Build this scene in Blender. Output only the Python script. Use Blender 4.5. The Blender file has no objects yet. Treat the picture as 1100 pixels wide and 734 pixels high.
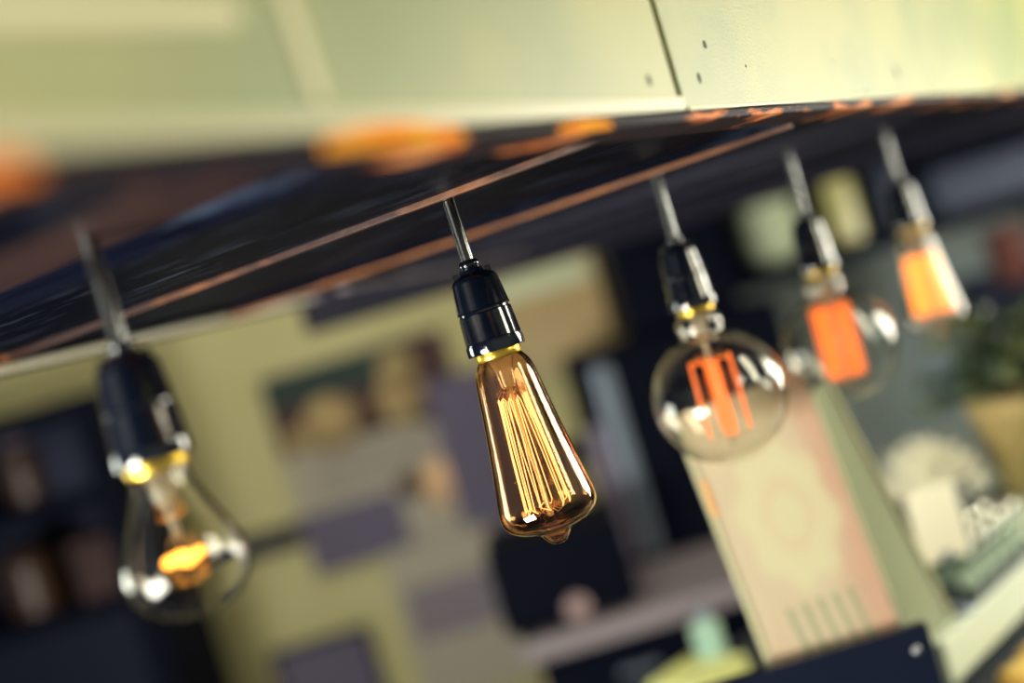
import bpy, bmesh, random
from math import sin, cos, tan, pi, radians, sqrt, atan2
from mathutils import Vector, Matrix, Quaternion

random.seed(7)
SC = bpy.context.scene
COL = SC.collection
EYE = 1.55            # height of the lens above the floor
FOC = 1327.0          # focal length in pixels of the 1100 wide frame
ROLL, PITCH, YAW = radians(16.5), radians(-1.7), radians(34)

# ------------------------------------------------------------------ camera
Fv = Vector((cos(PITCH)*cos(YAW), cos(PITCH)*sin(YAW), sin(PITCH)))
Rv = Vector((sin(YAW), -cos(YAW), 0))
Uv = Rv.cross(Fv)
Iv = cos(ROLL)*Rv - sin(ROLL)*Uv
Jv = sin(ROLL)*Rv + cos(ROLL)*Uv
EYEP = Vector((0, 0, EYE))
FH = Vector((cos(YAW), sin(YAW), 0))       # level view direction
ROOM_ROT = YAW - pi/2                       # rotation of things that face the lens side

def ray(u, v): return Fv + Iv*((u-550)/FOC) - Jv*((v-367)/FOC)
def at(u, v, d): return EYEP + ray(u, v)*d
def at_z(u, v, z):
    q = ray(u, v); return EYEP + q*((z-EYE)/q.z)
def at_y(u, v, y):
    q = ray(u, v); return EYEP + q*(y/q.y)

cam = bpy.data.cameras.new('camera')
camo = bpy.data.objects.new('camera', cam); COL.objects.link(camo)
m3 = Matrix((Iv, Jv, -Fv)).transposed()
camo.matrix_world = Matrix.Translation(EYEP) @ m3.to_4x4()
cam.sensor_width = 36; cam.lens = 36*FOC/1100
cam.clip_start = .02; cam.clip_end = 60
cam.dof.use_dof = True
cam.dof.focus_distance = .785
cam.dof.aperture_fstop = 1.5
cam.dof.aperture_blades = 0
SC.camera = camo
SC.view_settings.view_transform = 'Standard'
SC.view_settings.look = 'None'
SC.view_settings.gamma = 1
SC.view_settings.exposure = 0
SC.view_settings.use_curve_mapping = False
SC.cycles.use_denoising = True
SC.cycles.sample_clamp_indirect = 10
SC.cycles.transparent_max_bounces = 32
SC.cycles.max_bounces = 12

# ------------------------------------------------------------------ materials
def mat(name, col, rough=.5, metal=0, var=None, vscale=8, bump=0, bscale=40, stretch=(1,1,1), spec=.5,
        emit=None, estr=0, lo=.35, hi=.65, detail=6, coat=0):
    m = bpy.data.materials.new(name); m.use_nodes = True
    nt = m.node_tree; b = nt.nodes['Principled BSDF']
    b.inputs['Base Color'].default_value = (*col, 1)
    b.inputs['Roughness'].default_value = rough
    b.inputs['Metallic'].default_value = metal
    b.inputs['Specular IOR Level'].default_value = spec
    b.inputs['Coat Weight'].default_value = coat
    if emit:
        b.inputs['Emission Color'].default_value = (*emit, 1)
        b.inputs['Emission Strength'].default_value = estr
    if var or bump:
        tc = nt.nodes.new('ShaderNodeTexCoord'); mp = nt.nodes.new('ShaderNodeMapping')
        mp.inputs['Scale'].default_value = stretch
        nt.links.new(tc.outputs['Object'], mp.inputs['Vector'])
    if var:
        n = nt.nodes.new('ShaderNodeTexNoise'); n.inputs['Scale'].default_value = vscale; n.inputs['Detail'].default_value = detail
        nt.links.new(mp.outputs[0], n.inputs['Vector'])
        r = nt.nodes.new('ShaderNodeValToRGB')
        r.color_ramp.elements[0].position = lo; r.color_ramp.elements[0].color = (*col, 1)
        r.color_ramp.elements[1].position = hi; r.color_ramp.elements[1].color = (*var, 1)
        nt.links.new(n.outputs['Fac'], r.inputs['Fac']); nt.links.new(r.outputs['Color'], b.inputs['Base Color'])
    if bump:
        n2 = nt.nodes.new('ShaderNodeTexNoise'); n2.inputs['Scale'].default_value = bscale; n2.inputs['Detail'].default_value = 8
        nt.links.new(mp.outputs[0], n2.inputs['Vector'])
        bp = nt.nodes.new('ShaderNodeBump'); bp.inputs['Strength'].default_value = bump; bp.inputs['Distance'].default_value = .002
        nt.links.new(n2.outputs['Fac'], bp.inputs['Height']); nt.links.new(bp.outputs['Normal'], b.inputs['Normal'])
    return m

def thin_glass(name, tint, rim, gloss=1.0, glow_film=.0, film=(.8,.7,.5)):
    """blown glass a fraction of a millimetre thick: see-through, reflecting by Fresnel, deeper in colour where it is looked along"""
    m = bpy.data.materials.new(name); m.use_nodes = True
    nt = m.node_tree
    for n in list(nt.nodes): nt.nodes.remove(n)
    out = nt.nodes.new('ShaderNodeOutputMaterial')
    tr = nt.nodes.new('ShaderNodeBsdfTransparent'); gl = nt.nodes.new('ShaderNodeBsdfGlossy')
    gl.inputs['Roughness'].default_value = .02
    lw = nt.nodes.new('ShaderNodeLayerWeight'); lw.inputs['Blend'].default_value = .5
    rp = nt.nodes.new('ShaderNodeValToRGB')
    e = rp.color_ramp.elements
    e[0].position = .45; e[0].color = (*tint, 1); e[1].position = .97; e[1].color = (*rim, 1)
    nt.links.new(lw.outputs['Facing'], rp.inputs['Fac']); nt.links.new(rp.outputs['Color'], tr.inputs['Color'])
    fr = nt.nodes.new('ShaderNodeFresnel'); geo = nt.nodes.new('ShaderNodeNewGeometry')
    ior = nt.nodes.new('ShaderNodeMapRange')            # a thin wall reflects alike from inside and outside
    ior.inputs['To Min'].default_value = 1.5; ior.inputs['To Max'].default_value = 1/1.5
    nt.links.new(geo.outputs['Backfacing'], ior.inputs['Value']); nt.links.new(ior.outputs[0], fr.inputs['IOR'])
    mu = nt.nodes.new('ShaderNodeMath'); mu.operation = 'MULTIPLY'; mu.inputs[1].default_value = gloss; mu.use_clamp = True
    nt.links.new(fr.outputs[0], mu.inputs[0])
    mx = nt.nodes.new('ShaderNodeMixShader')
    df = nt.nodes.new('ShaderNodeBsdfDiffuse'); tl = nt.nodes.new('ShaderNodeBsdfTranslucent')
    df.inputs['Color'].default_value = (*film, 1); tl.inputs['Color'].default_value = (*film, 1)
    ad = nt.nodes.new('ShaderNodeMixShader'); ad.inputs['Fac'].default_value = .5
    nt.links.new(df.outputs[0], ad.inputs[1]); nt.links.new(tl.outputs[0], ad.inputs[2])
    mf = nt.nodes.new('ShaderNodeMixShader'); mf.inputs['Fac'].default_value = glow_film
    nt.links.new(tr.outputs[0], mf.inputs[1]); nt.links.new(ad.outputs[0], mf.inputs[2])
    nt.links.new(mu.outputs[0], mx.inputs['Fac']); nt.links.new(mf.outputs[0], mx.inputs[1]); nt.links.new(gl.outputs[0], mx.inputs[2])
    nt.links.new(mx.outputs[0], out.inputs['Surface'])
    return m

def blown_glass(name, col, ior=1.5):
    m = bpy.data.materials.new(name); m.use_nodes = True
    nt = m.node_tree
    for n in list(nt.nodes): nt.nodes.remove(n)
    out = nt.nodes.new('ShaderNodeOutputMaterial'); g = nt.nodes.new('ShaderNodeBsdfGlass')
    g.inputs['Color'].default_value = (*col, 1); g.inputs['Roughness'].default_value = 0; g.inputs['IOR'].default_value = ior
    nt.links.new(g.outputs[0], out.inputs['Surface'])
    return m

M = {}
M['bakelite'] = mat('black bakelite', (.0025,.0045,.012), .10, var=(.004,.007,.015), vscale=60, bump=.04, bscale=300, spec=.9, coat=.8)
M['cord'] = mat('black cord tube', (.24,.25,.25), .2, metal=1)
M['brass'] = mat('brass collar', (.75,.50,.06), .3, metal=.85)
M['support'] = mat('support wire', (.8,.55,.25), .3, metal=1)
M['stem'] = thin_glass('glow filmed stem glass', (.97,.95,.88), (.85,.78,.6), 2.5, .5, (.98,.90,.66))  # cream film mixed in so the stem looks lit
M['amber_glass'] = blown_glass('amber tinted glass', (.98,.865,.72))
M['clear_glass'] = blown_glass('clear glass', (.995,.99,.965))
def filament(name, c, s):
    return mat(name, (.1,.04,.01), .5, emit=c, estr=s)
M['fil_gold'] = filament('gold filament', (1,.40,.15), 5.0)
M['fil_orange'] = filament('orange filament', (1,.17,.02), 2.0)
M['fil_bright'] = filament('yellow orange filament', (1,.27,.03), 3.2)
M['fil_hot'] = filament('hot yellow filament', (1,.36,.04), 9)
M['board'] = mat('black gloss board', (.0018,.0028,.009), .5, spec=.03, var=(.035,.05,.085), vscale=11, stretch=(7,1,7), lo=.54, hi=.74, bump=.25, bscale=30, detail=10)
M['brown'] = mat('brown raw board', (.032,.015,.016), .6, spec=.2, var=(.055,.026,.024), vscale=12, stretch=(6,1,6))
M['copper'] = mat('bare copper edge with glints', (.045,.018,.014), .45, var=(.40,.15,.05), vscale=7, lo=.46, hi=.62, stretch=(2,1,2), bump=.3, bscale=120)  # brown wood; bright noise patches stand in for lamp glints
M['void'] = mat('dark soffit', (.008,.007,.012), .8)
M['cream_glint'] = mat('cream glint edge', (.85,.78,.52), .35, var=(.9,.86,.66), vscale=80)
M['panel'] = mat('pale green painted sheet', (.25,.30,.125), .42, var=(.375,.375,.130), vscale=7, bump=.15, bscale=520, lo=.36, hi=.60, detail=9)
M['lettering'] = mat('cream paint', (.74,.68,.42), .4)
M['lip'] = mat('pale green lip', (.56,.54,.33), .4)
M['dent'] = mat('dark nail hole', (.02,.04,.05), .6)
M['joint'] = mat('dark joint', (.06,.10,.09), .7)
def edge_wood():
    m = mat('weathered bare edge', (.04,.018,.03), .6, spec=.12)
    nt = m.node_tree; b = nt.nodes['Principled BSDF']
    tc = nt.nodes.new('ShaderNodeTexCoord'); mp = nt.nodes.new('ShaderNodeMapping'); mp.inputs['Scale'].default_value = (1,1,4)
    n = nt.nodes.new('ShaderNodeTexNoise'); n.inputs['Scale'].default_value = 14; n.inputs['Detail'].default_value = 5
    r = nt.nodes.new('ShaderNodeValToRGB'); e = r.color_ramp.elements
    e[0].position = .56; e[0].color = (.014,.009,.016,1)
    e[1].position = .62; e[1].color = (.75,.22,.06,1)
    x = e.new(.72); x.color = (.85,.55,.30,1)
    nt.links.new(tc.outputs['Object'], mp.inputs[0]); nt.links.new(mp.outputs[0], n.inputs['Vector'])
    nt.links.new(n.outputs['Fac'], r.inputs['Fac']); nt.links.new(r.outputs['Color'], b.inputs['Base Color'])
    return m
M['edge'] = edge_wood()
M['orange'] = mat('orange glow paint', (.95,.20,.008), .8, spec=.1, var=(1,.46,.04), vscale=30)
M['wall_cream'] = mat('olive cream wall', (.42,.385,.18), .8, var=(.46,.43,.22), vscale=2)
M['wall_teal'] = mat('grey teal wall', (.16,.21,.24), .7, var=(.25,.29,.25), vscale=2.5)
M['floor'] = mat('dark floor', (.06,.05,.05), .6, var=(.09,.08,.07), vscale=3)
M['rail'] = mat('purple grey rail', (.20,.18,.16), .6)
M['black'] = mat('black lacquer', (.0018,.0028,.009), .55, spec=.05)
M['black_soft'] = mat('black matt', (.002,.003,.010), .7, spec=.05)
M['navy'] = mat('navy panel', (.006,.010,.032), .6, spec=.2)
M['steel'] = mat('brushed steel', (.20,.24,.30), .4, metal=.7)
M['steel_dim'] = mat('dull steel', (.22,.19,.26), .45, metal=.5)
M['lilac'] = mat('lilac grey top', (.26,.22,.24), .5)
M['darkwood'] = mat('dark purple wood', (.012,.012,.026), .6, spec=.15, var=(.022,.02,.032), vscale=6, stretch=(1,8,8))
M['shelfblack'] = mat('dark shelf paint', (.003,.005,.014), .7, spec=.06)
M['kraft'] = mat('kraft paper', (.50,.34,.14), .8, var=(.45,.36,.2), vscale=4)
M['paper'] = mat('pale paper', (.33,.30,.24), .8)
M['lilacink'] = mat('lilac print', (.13,.11,.17), .8)
M['purple'] = mat('purple grey print', (.10,.085,.14), .8)
M['darkgreen'] = mat('dark green print', (.012,.03,.025), .8)
M['tan'] = mat('tan print', (.42,.33,.14), .8, var=(.3,.2,.1), vscale=25)
M['cocoa'] = mat('cocoa print', (.05,.02,.02), .8)
M['peach'] = mat('peach print', (.70,.45,.25), .8)
M['line'] = mat('thin grey print line', (.22,.19,.17), .8)
M['palegreen'] = mat('pale green china', (.55,.62,.42), .4)
M['yellowglass'] = mat('pale yellow bottle', (.55,.52,.22), .12, coat=.5)
M['red'] = mat('dull red tin', (.14,.045,.035), .6)
M['bluegrey'] = mat('blue grey tin', (.03,.042,.08), .6)
M['jarbrown'] = mat('brown jar', (.05,.022,.012), .4)
M['pot'] = mat('tan pot', (.68,.50,.20), .6, var=(.60,.45,.2), vscale=10)
M['leaf'] = mat('dark leaf', (.03,.06,.03), .4, var=(.34,.38,.12), vscale=14, lo=.5, hi=.75)
M['twig'] = mat('dark twig', (.03,.02,.02), .7)
M['counter'] = mat('pale counter slab', (.40,.46,.36), .35, var=(.46,.50,.38), vscale=6)
M['counter_low'] = mat('dark lower counter', (.05,.06,.07), .4)
M['card'] = mat('white price card', (.88,.84,.66), .6)
M['glassjar'] = thin_glass('jar glass', (.86,.92,.86), (.25,.32,.32), 1.5)
M['lid'] = mat('pale metal lid', (.92,.92,.80), .10, metal=.9)
M['jarfill'] = mat('pale grey filling', (.30,.35,.32), .6, var=(.60,.61,.48), vscale=60)
M['cream_tuft'] = mat('cream paper shred', (.90,.87,.68), .7)
M['tray'] = mat('dark tray', (.02,.03,.05), .4)
M['block'] = mat('navy black block', (.004,.007,.022), .3)
M['screw'] = mat('steel screw', (.5,.52,.55), .3, metal=1)
M['acrylic'] = thin_glass('acrylic sleeve', (.97,.97,.93), (.6,.62,.5), 1.0)
M['bun'] = mat('golden bun', (.75,.38,.06), .5, var=(.62,.55,.18), vscale=14)
M['bottle_teal'] = mat('pale teal bottle', (.22,.40,.36), .25, var=(.45,.55,.36), vscale=12)
M['dial'] = mat('pinkish dial', (.35,.24,.24), .4)
M['lime'] = mat('yellow green cloth', (.60,.62,.24), .7)

def menu_print(name, base, blush, blob, stripe):
    """a printed card: cream ground, blush towards the borders, a pale printed rosette, bars of grey green at the foot"""
    m = mat(name, base, .35)
    nt = m.node_tree; b = nt.nodes['Principled BSDF']; L = nt.links
    tc = nt.nodes.new('ShaderNodeTexCoord'); sp = nt.nodes.new('ShaderNodeSeparateXYZ')
    L.new(tc.outputs['Generated'], sp.inputs[0])
    def math(op, a, c=None, clamp=False):
        n = nt.nodes.new('ShaderNodeMath'); n.operation = op; n.use_clamp = clamp
        for i, q in enumerate((a, c)):
            if q is None: continue
            if isinstance(q, (int, float)): n.inputs[i].default_value = q
            else: L.new(q, n.inputs[i])
        return n.outputs[0]
    def ramp(x, a, c):
        n = nt.nodes.new('ShaderNodeMapRange'); n.inputs['From Min'].default_value = a; n.inputs['From Max'].default_value = c
        n.interpolation_type = 'SMOOTHSTEP'; L.new(x, n.inputs['Value']); return n.outputs[0]
    def mix(f, A, Bc):
        n = nt.nodes.new('ShaderNodeMix'); n.data_type = 'RGBA'
        L.new(f, n.inputs['Factor'])
        for s, q in (('A', A), ('B', Bc)):
            sock = [i for i in n.inputs if i.name == s and i.type == 'RGBA'][0]
            if isinstance(q, tuple): sock.default_value = (*q, 1)
            else: L.new(q, sock)
        return [o for o in n.outputs if o.type == 'RGBA'][0]
    x, z = sp.outputs['X'], sp.outputs['Z']
    ns = nt.nodes.new('ShaderNodeTexNoise'); ns.inputs['Scale'].default_value = 5; ns.inputs['Detail'].default_value = 4
    L.new(tc.outputs['Generated'], ns.inputs['Vector'])
    wob = math('MULTIPLY', math('SUBTRACT', ns.outputs['Fac'], .5), .5)
    c = mix(ramp(math('ADD', x, wob), .62, .95), base, blush)
    c = mix(math('MULTIPLY', ramp(math('ADD', math('SUBTRACT', 1, z), wob), .50, .75), .8), c, blush)
    # lobed rosette
    dx = math('SUBTRACT', x, .52); dz = math('MULTIPLY', math('SUBTRACT', z, .70), 2.1)
    rad = math('SQRT', math('ADD', math('MULTIPLY', dx, dx), math('MULTIPLY', dz, dz)))
    ang = math('ARCTAN2', dz, dx)
    lob = math('MULTIPLY', math('SINE', math('MULTIPLY', ang, 8)), .03)
    ros = math('SUBTRACT', 1, ramp(math('ADD', rad, lob), .30, .42))
    c = mix(math('MULTIPLY', ros, .8), c, blob)
    ring = math('MULTIPLY', ramp(rad, .10, .14), math('SUBTRACT', 1, ramp(rad, .16, .22)))
    c = mix(math('MULTIPLY', math('MULTIPLY', ring, ns.outputs['Fac']), .5), c, blush)
    st = math('GREATER_THAN', math('SINE', math('MULTIPLY', math('ADD', x, math('MULTIPLY', z, .25)), 52)), .25)
    inside = math('MULTIPLY', math('MULTIPLY', math('GREATER_THAN', x, .22), math('LESS_THAN', x, .86)), math('MULTIPLY', math('GREATER_THAN', z, .36), math('LESS_THAN', z, .50)))
    c = mix(math('MULTIPLY', math('MULTIPLY', st, inside), .8), c, stripe)
    L.new(c, b.inputs['Base Color'])
    return m
M['menu'] = menu_print('menu print', (.72,.60,.49), (.70,.45,.37), (.78,.73,.54), (.36,.40,.28))
M['menu_back'] = mat('white green menu print', (.60,.64,.52), .65, spec=.15, var=(.10,.30,.16), vscale=11, lo=.62, hi=.70)

# ------------------------------------------------------------------ mesh helpers
def link(name, bm, m, parent=None, smooth=False, loc=None, rot=None, bevel=0):
    bmesh.ops.recalc_face_normals(bm, faces=bm.faces)
    me = bpy.data.meshes.new(name); bm.to_mesh(me); bm.free()
    if smooth:
        for p in me.polygons: p.use_smooth = True
    o = bpy.data.objects.new(name, me); COL.objects.link(o)
    o.data.materials.append(m)
    if parent: o.parent = parent
    if loc is not None: o.location = loc
    if rot is not None: o.rotation_euler = rot
    if bevel:
        b = o.modifiers.new('bevel', 'BEVEL'); b.width = bevel; b.segments = 3; b.limit_method = 'ANGLE'
    return o

def box(bm, x0, x1, y0, y1, z0, z1, mtx=None):
    vs = [bm.verts.new(Vector(c) if mtx is None else mtx @ Vector(c)) for c in
          ((x0,y0,z0),(x1,y0,z0),(x1,y1,z0),(x0,y1,z0),(x0,y0,z1),(x1,y0,z1),(x1,y1,z1),(x0,y1,z1))]
    for f in ((0,3,2,1),(4,5,6,7),(0,1,5,4),(1,2,6,5),(2,3,7,6),(3,0,4,7)): bm.faces.new([vs[i] for i in f])

def boxm(*a):
    bm = bmesh.new(); box(bm, *a); return bm

def lathe(bm, prof, n=48, cx=0, cy=0):
    rings = []
    for r, z in prof:
        if r < 1e-6: rings.append([bm.verts.new((cx, cy, z))])
        else: rings.append([bm.verts.new((cx+r*cos(2*pi*k/n), cy+r*sin(2*pi*k/n), z)) for k in range(n)])
    for a, b in zip(rings, rings[1:]):
        for k in range(n):
            k2 = (k+1) % n
            if len(a) == 1 and len(b) == 1: continue
            if len(a) == 1: bm.faces.new((a[0], b[k], b[k2]))
            elif len(b) == 1: bm.faces.new((a[k], b[0], a[k2]))
            else: bm.faces.new((a[k], b[k], b[k2], a[k2]))
    return bm
def lathem(prof, n=48): return lathe(bmesh.new(), prof, n)

def tube(bm, pts, r, n=6):
    pts = [Vector(p) for p in pts]
    prev = None; rings = []
    for i, p in enumerate(pts):
        t = (pts[min(i+1, len(pts)-1)] - pts[max(i-1, 0)]).normalized()
        if prev is None:
            a = t.orthogonal().normalized()
        else:
            a = (prev - t*prev.dot(t))
            a = a.normalized() if a.length > 1e-6 else t.orthogonal().normalized()
        prev = a; b = t.cross(a)
        rings.append([bm.verts.new(p + a*r*cos(2*pi*k/n) + b*r*sin(2*pi*k/n)) for k in range(n)])
    for A, B in zip(rings, rings[1:]):
        for k in range(n): bm.faces.new((A[k], A[(k+1) % n], B[(k+1) % n], B[k]))
    bm.faces.new(rings[0][::-1]); bm.faces.new(rings[-1])
    return bm

def spline(pts, per=10):
    """smooth a short profile of (r, z)"""
    out = []
    P = [pts[0]] + list(pts) + [pts[-1]]
    for i in range(1, len(P)-2):
        p0, p1, p2, p3 = P[i-1], P[i], P[i+1], P[i+2]
        for k in range(per):
            t = k/per
            f = lambda a, b, c, d: .5*((2*b)+(-a+c)*t+(2*a-5*b+4*c-d)*t*t+(-a+3*b-3*c+d)*t**3)
            out.append((max(0, f(p0[0],p1[0],p2[0],p3[0])), f(p0[1],p1[1],p2[1],p3[1])))
    out.append(pts[-1]); return out

def thing(name, label, cat, loc=(0,0,0), rot=(0,0,0), group=None):
    o = bpy.data.objects.new(name, None); COL.objects.link(o)
    o.location = loc; o.rotation_euler = rot
    o.empty_display_size = .05
    return tag(o, label, cat, group)
def tag(o, label, cat, group=None, kind=None):
    o['label'] = label; o['category'] = cat
    if group: o['group'] = group
    if kind: o['kind'] = kind
    return o
def structure(o): o['kind'] = 'structure'; return o

# ------------------------------------------------------------------ the overhang: fascia, soffit boards, back beam
ZP = EYE + .0755      # lower edge of the fascia
YP = .281             # front face of the fascia
TH = .012
seam_x = .6475
def fascia(name, label, x0, x1):
    t = thing(name, label, 'panel', (x0, YP, ZP), group='painted fascia sheets')
    link('sheet', boxm(0, x1-x0, 0, TH, 0, .75), M['panel'], t, bevel=.0015)
    return t
fl = fascia('fascia_board', 'blurred pale green painted fascia sheet with cream lettering strokes, left of the dark joint', -.6, seam_x-.0028)
fr = fascia('fascia_board', 'sharp pale green painted fascia sheet with small nail holes, right of the dark joint', seam_x+.0028, 2.8)
# the joint is backed by a dark batten
o = structure(link('trim_1', boxm(seam_x-.03, seam_x+.03, YP+TH, YP+TH+.015, ZP, ZP+.75), M['joint']))
# folded lip along the foot of the left sheet
link('bottom_lip', boxm(0, seam_x+.6-.002, -.003, 0, 0, .0085), M['lip'], fl, bevel=.001)
link('bottom_lip', boxm(0, 2.795-seam_x, -.002, 0, 0, .0025), M['lip'], fr, bevel=.0006)
# cream lettering on the left sheet
def stroke(par, pts, w, h=.0008):
    """flat painted stroke with round ends between two points given in the sheet's x and z"""
    (xa, za), (xb, zb) = pts
    d = Vector((xb-xa, 0, zb-za)); L = d.length; d.normalize(); nrm = Vector((-d.z, 0, d.x))
    bm = bmesh.new(); ring = []
    a0 = atan2(d.z, d.x)
    for c, s in (((xb, zb), -pi/2), ((xa, za), pi/2)):
        for k in range(13):
            a = a0 + s + pi*k/12
            ring.append(Vector((c[0]+cos(a)*w/2, -h, c[1]+sin(a)*w/2)))
    vs = [bm.verts.new(p) for p in ring]; ws = [bm.verts.new(p+Vector((0, h, 0))) for p in ring]
    bm.faces.new(vs); bm.faces.new(ws[::-1])
    for k in range(len(vs)): bm.faces.new((vs[k], vs[(k+1) % len(vs)], ws[(k+1) % len(vs)], ws[k]))
    return link('lettering', bm, M['lettering'], par)
def onsheet(u, v, x0):
    p = at_y(u, v, YP); return (p.x-x0, p.z-ZP)
stroke(fl, (onsheet(-60, 10, -.6), onsheet(246, 16, -.6)), .0085)
stroke(fl, (onsheet(292, -40, -.6), onsheet(340, 100, -.6)), .0075)
# nail holes and knocks on the right sheet
def hole(par, x0, u, v, r, stretch=1.0):
    x, z = onsheet(u, v, x0)
    bm = bmesh.new()
    bmesh.ops.create_uvsphere(bm, u_segments=14, v_segments=8, radius=r)
    for q in bm.verts: q.co.y *= .25; q.co.z *= stretch
    return link('nail_hole', bm, M['dent'], par, True, (x, -.0002, z))
for u, v, r, s in ((757,48,.0022,1.2),(751,84,.0022,1.5),(801,71,.0010,1),(963,77,.0028,2.0),(930,99,.0012,1.6),(918,100,.0009,1.3),(895,66,.0008,2)):
    hole(fr, seam_x+.0028, u, v, r, s)
hole(fl, -.6, 697, 86, .0022, 1.5)

# bare wooden strip under the fascia
ZS = ZP - .0065
strip = link('fascia_bottom_strip', boxm(-.6, 2.8, YP-.003, YP+.03, ZS, ZP-.0005), M['edge'], bevel=.0015)
tag(strip, 'weathered bare wooden strip under the painted fascia sheets', 'strip')
# orange patches painting in the warm glow along the strip
def patch(u0, v0, u1, v1, hz):
    a, b = at_y(u0, v0, YP-.004), at_y(u1, v1, YP-.004)
    bm = bmesh.new(); n = 14
    xs = [a.x+(b.x-a.x)*k/n for k in range(n+1)]
    top = [bm.verts.new((x, YP-.0042, ZS+.001+hz*sin(pi*max(.06, min(.94, k/n)))**.5*(.85+.3*random.random()))) for k, x in enumerate(xs)]
    bot = [bm.verts.new((x, YP-.0042, ZS-.0005)) for x in xs]
    tb = [bm.verts.new(v.co+Vector((0,.0008,0))) for v in top]; bb = [bm.verts.new(v.co+Vector((0,.0008,0))) for v in bot]
    for k in range(n):
        bm.faces.new((top[k], top[k+1], bot[k+1], bot[k])); bm.faces.new((tb[k+1], tb[k], bb[k], bb[k+1]))
        bm.faces.new((tb[k], tb[k+1], top[k+1], top[k])); bm.faces.new((bot[k], bot[k+1], bb[k+1], bb[k]))
    bm.faces.new((top[0], bot[0], bb[0], tb[0])); bm.faces.new((top[n], tb[n], bb[n], bot[n]))
    o = link('glow_patch', bm, M['orange'], strip); o['label'] = 'orange glow paint patch'
patch(345,150,500,150,.0085); patch(-30,180,40,175,.006); patch(600,132,655,128,.004)

# soffit
ZB = EYE + .078
YB0, YB1 = YP+.031, .955
slab = structure(link('ceiling', boxm(-.6, 1.95, YP+.03, .955, ZB+.03, ZB+.06), M['void']))
lamps_px = [ # socket top, bulb tip, depth, kind, lip z
    ((131,377),(215,656),.590,'pear'),
    ((505,288),(601,581),.785,'teardrop'),
    ((725,261),(795,498),1.00,'globe'),
    ((864,233),(917,428),1.20,'globe'),
    ((964,195),(1011,357),1.39,'tear2')]
LP = [at(*p[0], p[2]) for p in lamps_px]
def board(x0, x1, z, label, m='board', th=.018, y0=YB0, y1=YB1, name='soffit_board'):
    t = thing(name, label, 'board', (x0, y0, z), group='soffit boards')
    link('plank', boxm(0, x1-x0, 0, y1-y0, 0, th), M[m], t, bevel=.0012)
    return t
def lip(t, x0, x1, z0, z1, m='copper'):     # bare edge of a board, in the board's own frame
    return link('bare_edge', boxm(x0, x1, .001, YB1-YB0-.001, z0, z1), M[m], t, bevel=.0008)
b0 = board(-.6, .312, ZB, 'black soffit board nearest the lens, left of the raw brown board')
b1 = board(.313, .432, ZB+.010, 'raw brown soffit board above the cord of the pear shaped bulb', 'brown')
b2 = board(.436, LP[1].x-.014, ZB, 'glossy scratched black soffit board with a bare copper edge at the teardrop bulb cord')
lip(b2, -.0015, 0, -.0008, .006, 'board')
w = LP[1].x-.014-.436
lip(b2, w, w+.006, -.0040, .012)
x0 = LP[1].x+.012
b3 = board(x0, LP[2].x-.014, ZB, 'black soffit board between the teardrop bulb and the nearer globe bulb')
lip(b3, LP[2].x-.014-x0, LP[2].x-.007-x0, -.0115, -.0085)
lip(b3, LP[2].x-.014-x0, LP[2].x-.007-x0, -.0085, .012, 'board').name = 'edge_batten'
x0 = LP[2].x+.012
b4 = board(x0, LP[3].x-.014, ZB, 'black soffit board between the two globe bulbs')
lip(b4, LP[3].x-.014-x0, LP[3].x-.007-x0, -.010, .012, 'darkwood')
x0 = LP[3].x+.012
b5 = board(x0, LP[4].x-.014, ZB, 'black soffit board between the farther globe bulb and the last bulb')
lip(b5, LP[4].x-.014-x0, LP[4].x-.007-x0, -.010, .012, 'darkwood')
b6 = board(LP[4].x+.012, 1.95, ZB, 'wide black soffit board beyond the last bulb')

# back beam in two lengths
bt = thing('back_beam', 'glossy black beam along the back of the soffit with a cream glint painted along its lower edge', 'beam', (-.6, .93, EYE+.0665))
link('beam_body', boxm(0, 1.635, .0, .024, .0050, .038), M['board'], bt, bevel=.002)
link('glint_edge', boxm(0, 1.630, -.0012, .010, -.0012, .0050), M['cream_glint'], bt, bevel=.0008)  # pale strip stands in for the highlight on the lower bevel
link('under_edge', boxm(0, 1.635, .010, .024, -.003, .0026), M['darkwood'], bt, bevel=.0008)
bk = link('beam_bracket', boxm(1.625, 1.64, -.004, .0, -.002, .03), M['steel_dim'], bt, bevel=.0015)
p1 = at_z(372, 311, EYE+.066); p2 = at_z(560, 274, EYE+.066)
d = (p2-p1); ang = atan2(d.y, d.x)
b2t = thing('back_beam', 'blurred dark beam continuing behind the teardrop bulb socket', 'beam', (p1.x, p1.y, EYE+.0665), (0,0,ang))
link('beam_body', boxm(0, 2.2, 0, .03, .003, .05), M['board'], b2t, bevel=.002)
link('glint_edge', boxm(0, .75, -.0015, .012, -.001, .0035), M['lilac'], b2t, bevel=.0008)  # carries the painted highlight on along this beam

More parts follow.
